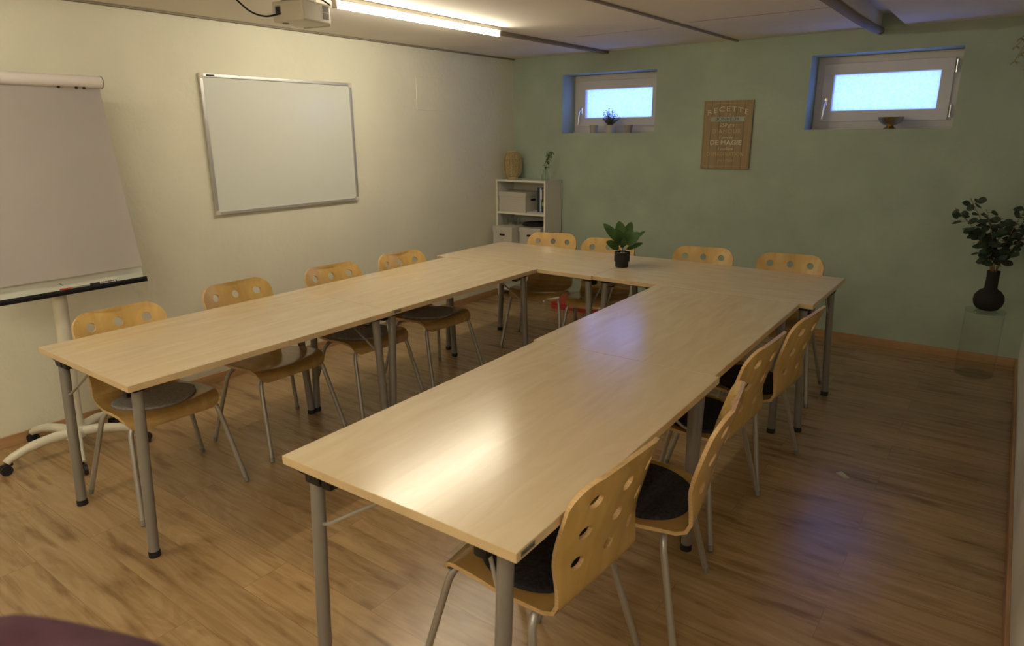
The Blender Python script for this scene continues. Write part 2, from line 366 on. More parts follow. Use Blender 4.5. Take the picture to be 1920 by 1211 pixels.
# board joints and cover strips under the ceiling
struct('trim_1', MB().box(1.005, 1.06, 3.30, ROOM_D, H-.022, H, .004), M['groove'], 30)
struct('trim_2', MB().quad([(2.035, ROOM_N, H-.010), (2.062, ROOM_N, H-.010), (2.215, ROOM_D, H-.010), (2.188, ROOM_D, H-.010)][::-1]).box(0, .001, ROOM_N, ROOM_N+.001, H-.01, H), M['groove'])
bpy.data.objects.remove(bpy.data.objects['trim_2'])
o2 = MB().box(-.013, .013, 0, 7.36, H-.012, H, .002).build('trim_2', M['groove'], smooth=30)
o2.location = (2.04, ROOM_N, 0); o2.rotation_euler = (0, 0, -math.atan2(.16, 7.33)); tag(o2, kind='structure')
struct('trim_3', MB().box(.0, .028, ROOM_N, ROOM_D, H-.012, H, .003), M['groove'], 30)
pm_ = MB().tube(catmull([(3.195, ROOM_N, H-.012), (3.195, 1.0, H-.014), (3.198, 3.2, H-.024), (3.206, 4.1, H-.034), (3.213, 4.62, H-.030), (3.216, ROOM_D-.012, H-.020)], 6), .026, 14)
tag(pm_.build('ceiling_pipe', M['groove'], smooth=60), 'grey-brown sagging conduit under the ceiling beside the open slot', 'pipe')
seam = MB()
for yy in (3.95, 1.9, -.2): seam.box(1.3, 2.0, yy, yy+.004, H-.0012, H); seam.box(2.25, 3.18, yy-.12, yy-.116, H-.0012, H)
struct('trim_4', seam, M['groove'])
# baseboards
def base(name, mb): struct(name, mb, M['baseboard'], 30)
base('baseboard_left', MB().box(0, .014, ROOM_N, ROOM_D, 0, .062, .003))
base('baseboard_far', MB().box(.014, ROOM_W-.014, ROOM_D-.014, ROOM_D, 0, .062, .003))
base('baseboard_right', MB().box(ROOM_W-.014, ROOM_W, ROOM_N, ROOM_D, 0, .062, .003))

def window(n, x0, x1, z0, z1):
    root = thing('window_%d' % n, None, None, (x0, 5.155, z0)); tag(root, kind='structure')
    W_, H_ = x1-x0, z1-z0
    def ring(mb, a0, a1, b0, b1, t, y0, y1, bev=.004):
        mb.box(a0, a1, y0, y1, b0, b0+t, bev); mb.box(a0, a1, y0, y1, b1-t, b1, bev)
        mb.box(a0, a0+t, y0, y1, b0+t-.003, b1-t+.003, bev); mb.box(a1-t, a1, y0, y1, b0+t-.003, b1-t+.003, bev)
    f = MB(); ring(f, 0, W_, .012, H_, .062, .01, .09); f.box(0, W_, -.012, .09, 0, .013, .002)
    f.build('window_frame', M['white_pvc'], root, 30)
    s_ = MB(); a0, a1, b0, b1 = .050, W_-.055, .060, H_-.052
    ring(s_, a0, a1, b0, b1, .078, -.012, .05)
    s_.build('sash', M['white_pvc'], root, 30)
    g = MB(); g.box(a0+.07, a1-.07, .022, .028, b0+.07, b1-.07); g.build('pane', M['frost'], root, 0)
    bd = MB(); ring(bd, a0+.074, a1-.074, b0+.074, b1-.074, .006, .0, .022, .001); bd.build('glazing_bead', M['white_pvc'], root, 30)
    hz = b0+.115; hx = a0+.038
    h = MB(); h.box(hx-.014, hx+.014, -.024, -.012, hz, hz+.062, .006)
    h.tube(fillet([(hx, -.02, hz+.03), (hx, -.058, hz+.03), (hx-.006, -.062, hz-.095)], .02), .0085, 10)
    h.build('handle', M['chrome'], root, 40)
    for zz in (b0+.02, b1-.10):
        MB().tube([(a1+.012, -.012, zz), (a1+.012, -.012, zz+.085)], .008, 10).build('hinge', M['chrome'], root, 40)
for i, (x0, x1, z0, z1) in enumerate(WIN): window(i+1, x0, x1, z0, z1)

# ------------------------------------------------------------------ tube lights
def tube_light(y0, y1, label, x=1.14):
    L_ = y1-y0; t = thing('tube_light', label, 'ceiling light', (x, y0, H), 0, 'fluorescent tubes on the ceiling')
    MB().box(-.022, .022, 0, L_, -.024, 0, .003).build('batten', M['white_plastic'], t, 30)
    MB().tube([(0, .018, -.040), (0, L_-.018, -.040)], .018, 16).build('tube', M['tube'], t, 40)
    for y in (0, L_-.016):
        MB().box(-.016, .016, y, y+.016, -.062, -.018, .005).build('tube_holder', M['white_plastic'], t, 30)
tube_light(1.80, 3.22, 'lit white fluorescent tube on the ceiling beside the projector, running toward the green wall')
tube_light(-1.95, -.55, 'added unseen fill tube on the ceiling behind the camera, brightening the right half of the room', 3.0)  # added fill light, out of view, to lift the right floor and green wall
tube_light(-1.95, -.55, 'added unseen fill tube on the ceiling behind the camera, close to the right wall', 3.9)  # another added fill tube, out of view, to brighten the right side further
tube_light(-1.35, .07, 'lit fluorescent tube on the ceiling on the near side of the projector')

# ------------------------------------------------------------------ projector
pr = thing('projector', 'white video projector hung upside down under the ceiling beside the lit tube', 'projector', (1.19, 1.565, 2.150), math.radians(12))
MB().box(-.20, 0, 0, .215, 0, .098, .012, seg=3).build('body', M['white_plastic'], pr, 40)
MB().box(-.172, -.142, -.003, .004, .036, .072, .006).build('lens', M['lens'], pr, 40)
MB().box(-.176, -.138, -.0015, .004, .032, .076, .006).build('lens_frame', M['grey_plastic'], pr, 40)
v = MB()
for k in range(2): v.box(-.002, .0015, .150, .196, .024+k*.034, .053+k*.034, .001)
for k in range(12): v.box(.0012, .0028, .150, .196, .026+k*.0052, .0275+k*.0052)
v.build('vent', M['grey_plastic'], pr, 0)
MB().box(-.19, -.012, .214, .224, -.004, .10, .006).build('rear_bezel', M['white_plastic'], pr, 40)
MB().lathe([(.002, .0), (.016, .0), (.016, -.004), (.002, -.005)], 16, (-.15, .04, .001)).build('foot', M['grey_plastic'], pr, 40)
mt_ = MB().box(-.17, -.05, .03, .17, .106, .118, .003)
for x, y in ((-.16, .04), (-.06, .04), (-.16, .16), (-.06, .16)): mt_.tube([(x, y, .098), (x, y, .112)], .006, 8)
mt_.tube([(-.11, .10, .11), (-.11, .10, .149)], .022, 14)
mt_.build('mount', M['alu'], pr, 30)
cb = MB().tube(catmull([(.99, 1.22, 2.297), (1.00, 1.30, 2.25), (1.02, 1.38, 2.185), (1.05, 1.44, 2.165), (1.07, 1.49, 2.175), (1.075, 1.515, 2.185)]), .0045, 8)
tag(cb.build('cable', M['cable']), 'black cable drooping from the ceiling into the front of the projector', 'cable')
cb = MB().tube(catmull([(1.10, 1.66, 2.296), (1.14, 1.72, 2.27), (1.17, 1.755, 2.242)]), .004, 8)
tag(cb.build('cable', M['cable']), 'short black cable from the ceiling down to the back corner of the projector', 'cable')

# ------------------------------------------------------------------ whiteboard, access panel
wb = thing('whiteboard', 'large blank whiteboard in an aluminium frame on the cream wall', 'whiteboard', (0, 1.655, 1.105))
MB().box(.004, .016, .01, 1.19, .01, .86).build('panel', M['board'], wb, 0)
f = MB(); WBW, WBH = 1.197, .868
f.box(0, .024, 0, WBW, 0, .022, .003); f.box(0, .024, 0, WBW, WBH-.022, WBH, .003); f.box(0, .024, 0, .022, .02, WBH-.02, .003); f.box(0, .024, WBW-.022, WBW, .02, WBH-.02, .003)
f.build('frame', M['alu'], wb, 30)
for y, z in ((0, 0), (WBW-.03, 0), (0, WBH-.03), (WBW-.03, WBH-.03)):
    MB().box(-.001, .026, y-.001, y+.031, z-.001, z+.031, .006).build('corner_cap', M['white_plastic'], wb, 30)
MB().box(.0235, .0248, .045, .10, WBH-.016, WBH-.006).build('maker_label', M['ink'], wb, 0)
ap = MB().box(-.01, .009, 3.563, 3.835, 1.797, 2.062, .003)
tag(ap.build('access_panel', M['cream_wall'], smooth=30), 'flat square cream access panel set in the cream wall right of the whiteboard', 'wall panel')

# ------------------------------------------------------------------ tables
TH = .74; TL, TW = 1.3035, .801
def make_table():
    t = thing('folding_table', 'table', 'table')
    MB().box(-TW/2, TW/2, -TL/2, TL/2, TH-.0255, TH-.0012, .0006, mi=1).box(-TW/2+.0008, TW/2-.0008, -TL/2+.0008, TL/2-.0008, TH-.003, TH, .0008).build('tabletop', [M['table'], M['table_edge']], t, 30)
    for s in (1, -1):
        ye = s*(TL/2-.075)
        MB().box(-TW/2+.09, TW/2-.09, ye-.012, ye+.012, TH-.075, TH-.030, .004).build('end_rail', M['tableleg'], t, 30)
    for s in (1, -1):
        MB().box(s*(TW/2-.11)-.009, s*(TW/2-.11)+.009, -TL/2+.09, TL/2-.09, TH-.056, TH-.026, .003).build('side_rail', M['tableleg'], t, 30)
    for sx in (-1, 1):
        for sy in (-1, 1):
            xt = sx*(TW/2-.070); yt = sy*(TL/2-.060); xf = sx*(TW/2-.072); yf = sy*(TL/2-.022)
            lg = MB().tube([(xt, yt, TH-.027), (xf, yf, .022)], .0205, 20).build('leg', M['tableleg'], t, 40)
            MB().lathe([(.0225, 0), (.0225, .022), (.021, .026)], 20, (xf, yf, 0)).build('foot_cap', M['black'], lg, 40)
            bk = MB().box(xt-sx*.060-.020, xt-sx*.060+.020, yt-.024, yt+.024, TH-.086, TH-.026, .007)
            bk.box(xt-.026-(.012 if sx > 0 else 0), xt+.026+(.012 if sx < 0 else 0), yt-.026, yt+.026, TH-(.084 if sx < 0 else .050), TH-.026, .006)
            if sx < 0:
                bk.box(xt-.068, xt-.015, yt-.022, yt+.022, TH-.070, TH-.026, .010)
            bk.build('corner_bracket', M['black'], t, 30)
            MB().tube([(xt-sx*.088, yt-.016*sy, TH-.05), (xt-sx*.062, yt-.016*sy, TH-.05)], .008, 10).build('lock_knob', M['chrome'], t, 40)
            z0 = .53; f_ = (TH-.027-z0)/(TH-.027-.022); xr = xt+(xf-xt)*f_; yr = yt+(yf-yt)*f_
            if sx*sy > 0: pts = [(xr, yr, z0-.004), (xr-sx*.035, yr, z0+.002), (xr-sx*.27, yr-sy*.01, TH-.055)]
            else: pts = [(xr, yr-sy*.0, z0-.004), (xr-sx*.018, yr-sy*.01, z0+.008), (xr-sx*.075, yr-sy*.03, TH-.05)]
            MB().tube(fillet(pts, .015), .0055, 8).build('brace', M['silver'], t, 40)
    return t
T0 = make_table()
aR, aL = .019, -.0016
def at(o, ang, dx, dy): c_, s_ = math.cos(ang), math.sin(ang); return (o[0]+c_*dx-s_*dy, o[1]+s_*dx+c_*dy, 0)
Lo, Ro = (.8921, .2721), (2.6069, .268)
tabs = [
 (at(Lo, aL, TW/2, TL/2), aL, 'front folding table of the left row, two grey legs fully in view'),
 (at(Lo, aL, TW/2-.006, TL*1.5+.002), aL, 'second folding table of the left row, joining the back row near the shelf'),
 (at(Ro, aR, TW/2, TL/2), aR, 'nearest folding table, front of the right row, with the small grey sticker on its corner'),
 (at(Ro, aR, TW/2-.018, TL*1.5+.002), aR, 'second folding table of the right row, carrying the blue window reflection'),
 ((.795+TL/2, 3.2835, 0), -PI/2, 'left folding table of the back row, below the black potted plant'),
 ((2.1005+TL/2, 3.2955, 0), -PI/2, 'right folding table of the back row, its corner nearest the tall black vase'),
]
for i, (p, a, lb) in enumerate(tabs):
    t = T0 if i == 0 else copy_tree(T0)
    t.location = p; t.rotation_euler = (0, 0, a); t['label'] = lb; t['group'] = 'folding tables set in a U shape'
    if i == 2: T_near = t
    if i == 1: T_l2 = t
lb = MB().box(TW/2-.0005, TW/2+.0012, -TL/2+.018, -TL/2+.072, TH-.019, TH-.006, .0004).build('sticker', M['label'], T_near, 0)
text_mesh('sticker_text', 'Mamm Team', .010, Matrix.Translation((TW/2+.0013, -TL/2+.045, TH-.0125)) @ Matrix.Rotation(PI/2, 4, 'Z') @ Matrix.Rotation(PI/2, 4, 'X'), M['ink'], lb, .0002, width=.046)
MB().box(TW/2-.0005, TW/2+.0012, -TL/2+.012, -TL/2+.058, TH-.019, TH-.006, .0004).build('sticker', M['label'], T_l2, 0)

# ------------------------------------------------------------------ chairs
PROF = catmull([(0, .158, .392), (0, .157, .410), (0, .140, .432), (0, .09, .444), (0, 0, .443), (0, -.11, .434), (0, -.19, .430), (0, -.232, .436), (0, -.256, .462), (0, -.267, .51), (0, -.284, .60), (0, -.312, .705), (0, -.352, .832)], 8)
ARC = [0]
for i in range(1, len(PROF)): ARC.append(ARC[-1]+(PROF[i]-PROF[i-1]).length)
SLEN = ARC[-1]
def prof(s):
    s = max(0, min(SLEN, s)); i = 0
    while i < len(ARC)-2 and ARC[i+1] < s: i += 1
    t = (s-ARC[i])/(ARC[i+1]-ARC[i]); p = PROF[i].lerp(PROF[i+1], t)
    return p
def S_at(y=None, z=None):
    for i, p in enumerate(PROF):
        if z is None and p.y <= y: return ARC[i]
        if z is not None and p.y < -.25 and p.z >= z: return ARC[i]
S_BEND = S_at(z=.462); S_B0 = S_at(y=-.15)
def half_w(s):
    pts = [(0, .200), (.10, .214), (.25, .212), (S_BEND-.03, .190), (S_BEND+.05, .187), (S_BEND+.2, .203), (SLEN, .205)]
    for (a, wa), (b_, wb_) in zip(pts, pts[1:]):
        if s <= b_: t = (s-a)/(b_-a); t = t*t*(3-2*t); return wa+(wb_-wa)*t
    return pts[-1][1]
def smooth01(x): x = max(0, min(1, x)); return x*x*(3-2*x)
def shell(u, s):
    p = prof(s); k = (u/.2)**2
    back = smooth01((s-S_BEND+.03)/.16); seat = 1-smooth01((s-S_B0)/.14)
    front = smooth01((.12-s)/.12)
    return Vector((u, p.y+back*.034*k-front*.03*k*seat, p.z+seat*(1-front)*.010*k-front*.004*k))
def make_shell_parts(root):
    out = []; rc, rb = .055, .082
    def loop():
        L_ = []
        for i in range(25):                             # right side going up
            s = rc+(SLEN-rb-rc)*i/24; L_.append((half_w(s), s))
        cx, cy = half_w(SLEN)-rb, SLEN-rb
        for k in range(1, 13): a = PI/2*k/12; L_.append((cx+rb*math.cos(a), cy+rb*math.sin(a)))
        R_ = [(-u, s) for u, s in reversed(L_)]
        L_ += R_[0:] if False else R_
        cx = half_w(rc)-rc
        for k in range(1, 9): a = PI+PI/2*k/9; L_.append((-cx+rc*math.cos(a), rc+rc*math.sin(a)))
        for k in range(1, 9): a = 1.5*PI+PI/2*k/9; L_.append((cx+rc*math.cos(a), rc+rc*math.sin(a)))
        return L_
    ol = loop(); pts = [Vector(p) for p in ol]; edges = [(i, (i+1) % len(ol)) for i in range(len(ol))]
    holes = []
    for r_ in (.072, .172, .272):
        for u in (-.123, 0, .123): holes.append((u, SLEN-r_))
    HR = .0215
    for hu, hs in holes:
        b0 = len(pts); n = 20
        for k in range(n): pts.append(Vector((hu+HR*math.cos(2*PI*k/n), hs+HR*math.sin(2*PI*k/n))))
        edges += [(b0+k, b0+(k+1) % n) for k in range(n)]
    def inside(u, s, mrg):
        w_ = half_w(s)-mrg
        if abs(u) > w_ or s < mrg or s > SLEN-mrg: return False
        if any(math.hypot(u-a, s-b_) <= HR+mrg for a, b_ in holes): return False
        if s > SLEN-rb and abs(u) > half_w(SLEN)-rb: return math.hypot(abs(u)-half_w(SLEN)+rb, s-SLEN+rb) < rb-mrg
        if s < rc and abs(u) > half_w(rc)-rc: return math.hypot(abs(u)-half_w(rc)+rc, s-rc) < rc-mrg
        return True
    g = .0165; ns = int(SLEN/g)
    for j in range(1, ns):
        for i in range(-13, 14):
            u, s = i*g, j*SLEN/ns
            if inside(u, s, g*.45): pts.append(Vector((u, s)))
    vs, es, fs, *_ = delaunay_2d_cdt(pts, edges, [], 0, 1e-6)
    tri = []
    for f_ in fs:
        c_ = sum((vs[i] for i in f_), Vector((0, 0)))/len(f_)
        if inside(c_.x, c_.y, 0.0003): tri.append(tuple(f_))
    T_ = .0125
    def nrm(u, s):
        a = shell(u+.002, s)-shell(u-.002, s); b_ = shell(u, min(SLEN, s+.002))-shell(u, max(0, s-.002))
        return a.cross(b_).normalized()
    P = [shell(v.x, v.y) for v in vs]; N = [nrm(v.x, v.y) for v in vs]
    # normal points: for the seat it must look up
    sgn = 1 if nrm(0, SLEN*.3).z > 0 else -1
    N = [n_*sgn for n_ in N]
    cnt = {}
    for f_ in tri:
        for i in range(3):
            e = (f_[i], f_[(i+1) % 3]); cnt[tuple(sorted(e))] = cnt.get(tuple(sorted(e)), 0)+1
    smid = S_BEND
    for part in ('seat', 'backrest'):
        verts, faces, norms, mi = [], [], [], []
        idx = {}
        def vid(i, top):
            k = (i, top)
            if k not in idx: idx[k] = len(verts); verts.append(P[i] if top else P[i]-N[i]*T_)
            return idx[k]
        for f_ in tri:
            cs = sum(vs[i].y for i in f_)/3
            if (cs < smid) != (part == 'seat'): continue
            a = (P[f_[1]]-P[f_[0]]).cross(P[f_[2]]-P[f_[0]])
            ff = f_ if a.dot(N[f_[0]]) > 0 else f_[::-1]
            faces.append([vid(i, True) for i in ff]); norms += [N[i] for i in ff]; mi.append(0)
            fb = ff[::-1]; faces.append([vid(i, False) for i in fb]); norms += [-N[i] for i in fb]; mi.append(0)
            for i in range(3):
                a_, b_ = ff[i], ff[(i+1) % 3]
                if cnt[tuple(sorted((a_, b_)))] == 1:
                    q = [vid(b_, True), vid(a_, True), vid(a_, False), vid(b_, False)]
                    n_ = (P[b_]-P[a_]).cross(N[a_]).normalized()
                    faces.append(q); norms += [n_]*4; mi.append(1)
        me = bpy.data.meshes.new(part); me.from_pydata([tuple(v_) for v_ in verts], [], faces); me.update()
        me.materials.append(M['chair'] if part == 'backrest' else M['seat_wood_shaded']); me.materials.append(M['ply_edge'])
        for p_, k in zip(me.polygons, mi): p_.material_index = k; p_.use_smooth = True
        me.normals_split_custom_set([tuple(n_) for n_ in norms])
        o = bpy.data.objects.new(part, me); COL.objects.link(o); o.parent = root; out.append(o)
    return out
def make_chair():
    t = thing('stacking_chair', 'x', 'chair')
    seat, back = make_shell_parts(t)
    for u, s in ((-.10, .12), (.10, .12), (-.11, .27), (.11, .27)):
        p = shell(u, s); MB().lathe([(.0001, .0022), (.004, .002), (.006, .0)], 10, (p.x, p.y, p.z-.0003)).build('screw', M['chrome'], seat, 40)
    for sx in (-1, 1):
        front = fillet([(sx*.05, .080, .418), (sx*.190, .105, .416), (sx*.240, .212, .012)], .055, 8)
        rear = fillet([(sx*.05, -.165, .406), (sx*.185, -.178, .404), (sx*.268, -.258, .012)], .055, 8)
        for pts in (front, rear):
            lg = MB().tube(pts, .0112, 14).build('leg', M['silver'], t, 40)
            e = pts[-1]; d = (pts[-1]-pts[-2]).normalized()
            MB().tube([e-d*.014, e+d*.010], [.0122, .0115], 12).build('foot_cap', M['grey_plastic'], lg, 40)
    fr = MB().tube([(-.052, .080, .418), (.052, .080, .418)], .0112, 12).tube([(-.052, -.165, .406), (.052, -.165, .406)], .0112, 12)
    for x in (-.09, .09): fr.box(x-.012, x+.012, -.175, .092, .400, .408, .001)
    fr.build('seat_frame', M['silver'], t, 30)
    return t
CH = make_chair()
def pad_mesh(name, m_):
    mb = MB(); R_ = .172; n = 40; c_s = S_at(y=-.068); rings = []
    def P_(u, s, h): p = shell(u, s); return Vector((p.x, p.y, p.z+h))
    for top in (1, 0):
        rr = []
        for r_ in (0.001, .06, .11, .15, .166, R_):
            hh = (.0135 if r_ < .169 else .0095) if top else .0016
            rr.append([mb.bm.verts.new(P_(r_*math.cos(2*PI*k/n)*1.02, c_s+r_*math.sin(2*PI*k/n)*.98, hh)) for k in range(n)])
        rings.append(rr)
    for rr in rings:
        for i in range(len(rr)-1):
            for k in range(n): mb.bm.faces.new((rr[i][k], rr[i][(k+1) % n], rr[i+1][(k+1) % n], rr[i+1][k]))
        mb.bm.faces.new(rr[0])
    a, b_ = rings[0][-1], rings[1][-1]
    for k in range(n): mb.bm.faces.new((a[k], a[(k+1) % n], b_[(k+1) % n], b_[k]))
    return mb.build(name, m_, None, 60)
OFF = .336
def place(mx_, my_, theta):
    th = math.radians(theta); return (mx_-math.sin(th)*OFF, my_+math.cos(th)*OFF, 0), th
chairs = [
 ('L', 0.829, 0.63, 88-180, 'g', 'wooden chair nearest the flipchart, front of the left row, with grey pad', 'grey round felt pad on the chair beside the flipchart'),
 ('L', .768, 1.275, 90.5-180, None, 'wooden chair with a bare brown seat, second in the left row from the flipchart', None),
 ('L', 0.821, 1.891, 86.5-180, 'g', 'wooden chair behind the seam of the two left tables, third from the flipchart, grey pad', 'grey round felt pad on the third chair from the flipchart, half under the left tables'),
 ('L', 0.841, 2.461, 86.5-180, 'g', 'wooden chair in the left row farthest from the flipchart, closest to the shelf', 'grey round felt pad on the left-row chair closest to the shelf'),
 ('B', 1.222, 3.80, 15-180, None, 'wooden chair at the back row right in front of the white shelf', None),
 ('B', 1.730, 3.79, 16-180, None, 'wooden chair at the back row partly hidden behind the potted plant', None),
 ('B', 2.470, 3.80, 12-180, None, 'wooden chair at the back row just right of the potted plant, below the wooden sign', None),
 ('B', 3.040, 3.85, 6.5-180, None, 'wooden chair at the right end of the back row by the green wall', None),
 ('R', 3.475, .662, 86.5, 'd', 'nearest wooden chair, back to the camera, at the front corner of the right row', 'black round felt pad on the nearest chair under the table corner'),
 ('R', 3.558, 1.215, 101, 'd', 'second wooden chair of the right row, pulled out so its black pad shows whole', 'black round felt pad on the second right-row chair, fully visible'),
 ('R', 3.482, 1.872, 88, 'd', 'third wooden chair of the right row, behind the seam of the right tables', 'black round felt pad on the third right-row chair, half hidden by table legs'),
 ('R', 3.512, 2.40, 86.5, 'd', 'farthest wooden chair of the right row, next to the back table corner', 'black round felt pad on the farthest right-row chair'),
]
pads = {'g': pad_mesh('seat_pad', M['felt_grey']), 'd': pad_mesh('seat_pad', M['felt_dark'])}; used = set()
rowname = {'L': 'chairs along the left row', 'B': 'chairs along the back row', 'R': 'chairs along the right row'}
TWK = {0: (0, 0, 0)}
for i, (row, mx_, my_, th, pad, lb, plb) in enumerate(chairs):
    c_ = CH if i == 0 else copy_tree(CH)
    loc, rz = place(mx_, my_, th); c_.location = loc; c_.rotation_euler = (0, 0, rz); c_['label'] = lb; c_['group'] = rowname[row]
    if pad:
        p = pads[pad]
        if pad in used: p = p.copy(); COL.objects.link(p)
        used.add(pad); p.location = loc; p.rotation_euler = (0, 0, rz)
        tag(p, plb, 'seat pad', 'round felt seat pads')

# ------------------------------------------------------------------ flipchart
FC = (.360, .520)
fc = thing('flipchart_stand', 'white flipchart stand on a five-legged castor base at the left wall', 'flipchart', (FC[0], FC[1], 0))
def P3(x, y, z): return (x-FC[0], y-FC[1], z)
MB().tube([P3(.350, .53, .115), P3(.350, .575, .90), P3(.285, .60, 1.55)], [.037, .032, .028], 24).build('column', M['cream_metal'], fc, 40)
MB().lathe([(.03, .075), (.055, .085), (.052, .115), (.042, .135), (.036, .14)], 24).build('hub', M['cream_metal'], fc, 40)
for k in range(5):
    a = math.radians(-90+72*k); R_ = .318; ca, sa = math.cos(a), math.sin(a)
    lg = MB().tube(catmull([(ca*.03, sa*.03, .108), (ca*.12, sa*.12, .112), (ca*.22, sa*.22, .100), (ca*(R_-.02), sa*(R_-.02), .074), (ca*R_, sa*R_, .060)], 6), [.026]*6+[.024]*6+[.021]*6+[.019]*6+[.018], 14).build('leg', M['cream_metal'], fc, 40)
    cs = MB(); x, y = ca*R_, sa*R_; sd = Vector((-sa, ca, 0))
    for q in (-1, 1):
        c0 = Vector((x+ca*.008, y+sa*.008, .026))+sd*q*.012
        cs.tube([c0-sd*.009, c0-sd*.007, c0+sd*.007, c0+sd*.009], [.022, .026, .026, .022], 18)
    cs.tube([(x, y, .03), (x, y, .062)], .009, 10)
    cs.box(-.026, .026, -.012, .012, -.004, .012, .006, Matrix.Translation((x, y, .044)) @ Matrix.Rotation(a, 4, 'Z'))
    cs.build('castor', M['black'], lg, 40)
def bx_at(z): return .418-(z-.86)*.150
bz0, bz1 = .862, 1.872; y0, y1 = .262, .962
def slab(mb, z0, z1, ya, yb, d0, d1, mi=0):
    pts = []
    for z in (z0, z1):
        for d in (d0, d1):
            for y in (ya, yb): pts.append(Vector(P3(bx_at(z)+d, y, z)))
    v_ = [mb.bm.verts.new(p) for p in pts]
    for q in ((0, 1, 3, 2), (4, 6, 7, 5), (0, 4, 5, 1), (2, 3, 7, 6), (0, 2, 6, 4), (1, 5, 7, 3)): mb.bm.faces.new([v_[k] for k in q]).material_index = mi
    return mb
slab(MB(), bz0, bz1, y0, y1, -.016, 0).build('board', M['board_white'], fc, 0)
MB().tube([P3(bx_at(bz1)+.012, y0+.005, bz1-.002), P3(bx_at(bz1)+.012, y1+.004, bz1-.002)], .030, 24).build('clamp_bar', M['paper'], fc, 40)
MB().tube([P3(bx_at(bz1)+.012, y1+.004, bz1-.002), P3(bx_at(bz1)+.012, y1+.009, bz1-.002)], .031, 24).build('end_cap', M['grey_plastic'], fc, 40)
pins = MB()
for yy in (.50, .76, .84, .875): pins.tube([P3(bx_at(1.838)+.024, yy, 1.838), P3(bx_at(1.838)+.034, yy, 1.838)], .006, 8)
pins.build('hook_pins', M['black'], fc, 40)
tr_ = MB()
slab(tr_, bz0-.012, bz0+.004, y0-.004, y1+.006, -.018, .030)
slab(tr_, bz0-.012, bz0+.014, y0-.004, y1+.006, .026, .030)
tr_.build('pen_tray', M['black'], fc, 0)
pm = MB(); n = 16; rows = []
for j in range(n+1):
    z = 1.85-(1.85-.932)*j/n; t = j/n; rows.append([])
    for i in range(9):
        y = .272+(.956-.272)*i/8; bul = .006+.012*math.sin(PI*t)*.5+.020*t**4+.003*math.sin(i*1.3+t*3)*t
        rows[-1].append(pm.bm.verts.new(P3(bx_at(z)+bul, y+(.004*t*t if i == 8 else 0), z)))
for j in range(n):
    for i in range(8): pm.bm.faces.new((rows[j][i], rows[j][i+1], rows[j+1][i+1], rows[j+1][i]))
bmesh.ops.solidify(pm.bm, geom=pm.bm.faces[:], thickness=-.004)
pm.build('paper_pad', M['paper'], fc, 50)
MB().tube([P3(bx_at(.905)+.001, .560, .905), P3(bx_at(.893)+.001, .575, .893)], .0014, 6).build('pen_mark', M['ink'], fc, 0)
def marker(label, y, ln, capm, bodym, r=.008, cap_first=True, txt=None):
    t = thing('marker_pen', label, 'marker', (bx_at(.87)+.012, y, bz0+.004+r), 0, 'markers on the flipchart tray')
    a, b_ = (0, ln*.36) if cap_first else (ln*.64, ln)
    c_, d = (ln*.36, ln) if cap_first else (0, ln*.64)
    MB().tube([(0, a, 0), (0, b_, 0)], r, 14).build('cap', capm, t, 40)
    bd = MB().tube([(0, c_, 0), (0, d, 0)], r*.96, 14).build('barrel', bodym, t, 40)
    if txt:
        MB().tube([(0, ln, 0), (0, ln+.006, 0)], r*.97, 14).build('end_plug', M['black'], t, 40)
        text_mesh('barrel_text', txt, .010, Matrix.Translation((r*.75, (c_+d)/2, r*.72)) @ Matrix.Rotation(PI/2, 4, 'Z') @ Matrix.Rotation(math.radians(42), 4, 'X'), M['ink'], bd, .0002, bold=.0004, width=(d-c_)*.8)
    return t
marker('grey marker pen with a red cap lying on the flipchart tray', .555, .135, M['red'], M['grey_plastic'], .007)
marker('white marker pen with a black cap and printed barrel on the flipchart tray', .694, .118, M['black'], M['whitepaper'], .0085, True, 'FRAHREN')

# ------------------------------------------------------------------ shelf and its contents
SX0, SX1, SY0, SY1, SZ = .004, .592, 4.630, 4.918, 1.166
sh = thing('shelf_unit', 'white open shelf unit in the corner between the cream and green walls', 'shelf', (SX0, SY0, 0))
SWd, SDp = SX1-SX0, SY1-SY0
def panel(name, *a): MB().box(*a, .001).build(name, M['white_lam'], sh, 30)
panel('side_panel', 0, .018, .002, SDp, 0, SZ-.018); panel('side_panel', SWd-.018, SWd, .002, SDp, 0, SZ-.018)
panel('top_panel', 0, SWd, .002, SDp, SZ-.018, SZ)
for z in (.835, .490, .06): panel('shelf', .018, SWd-.018, .004, SDp-.008, z, z+.018)
panel('back_panel', .018, SWd-.018, SDp-.008, SDp, .06, SZ-.018)
e = MB(); e.box(0, .018, 0, .002, 0, SZ-.018); e.box(SWd-.018, SWd, 0, .002, 0, SZ-.018); e.box(0, SWd, 0, .002, SZ-.018, SZ)
for z in (.835, .490, .06): e.box(.018, SWd-.018, .002, .004, z, z+.018)
e.build('edge_band', M['white_edge'], sh, 0)
def storage_box(x0, x1, y0_, y1_, z0, h, label, handle):
    t = thing('storage_box', label, 'box', ((x0+x1)/2, (y0_+y1_)/2, z0), 0, 'patterned storage boxes in the shelf'); a, b_ = (x1-x0)/2, (y1_-y0_)/2
    MB().box(-a+.004, a-.004, -b_+.004, b_-.004, 0, h-.01, .002).build('body', M['card'], t, 30)
    MB().box(-a, a, -b_, b_, h-.045, h, .002).build('lid', M['card'], t, 30)
    hz = h-.075
    if handle == 'side': MB().box(a-.0045, a-.003, -.038, .038, hz-.010, hz+.010, .006).build('handle_slot', M['black'], t, 30)
    else: MB().box(-.030, .030, -b_+.003, -b_+.0045, hz-.009, hz+.009, .006).build('handle_slot', M['black'], t, 30)
storage_box(.030, .358, 4.640, 4.90, .8535, .195, 'patterned grey storage box with lid on the top level of the shelf unit', 'side')
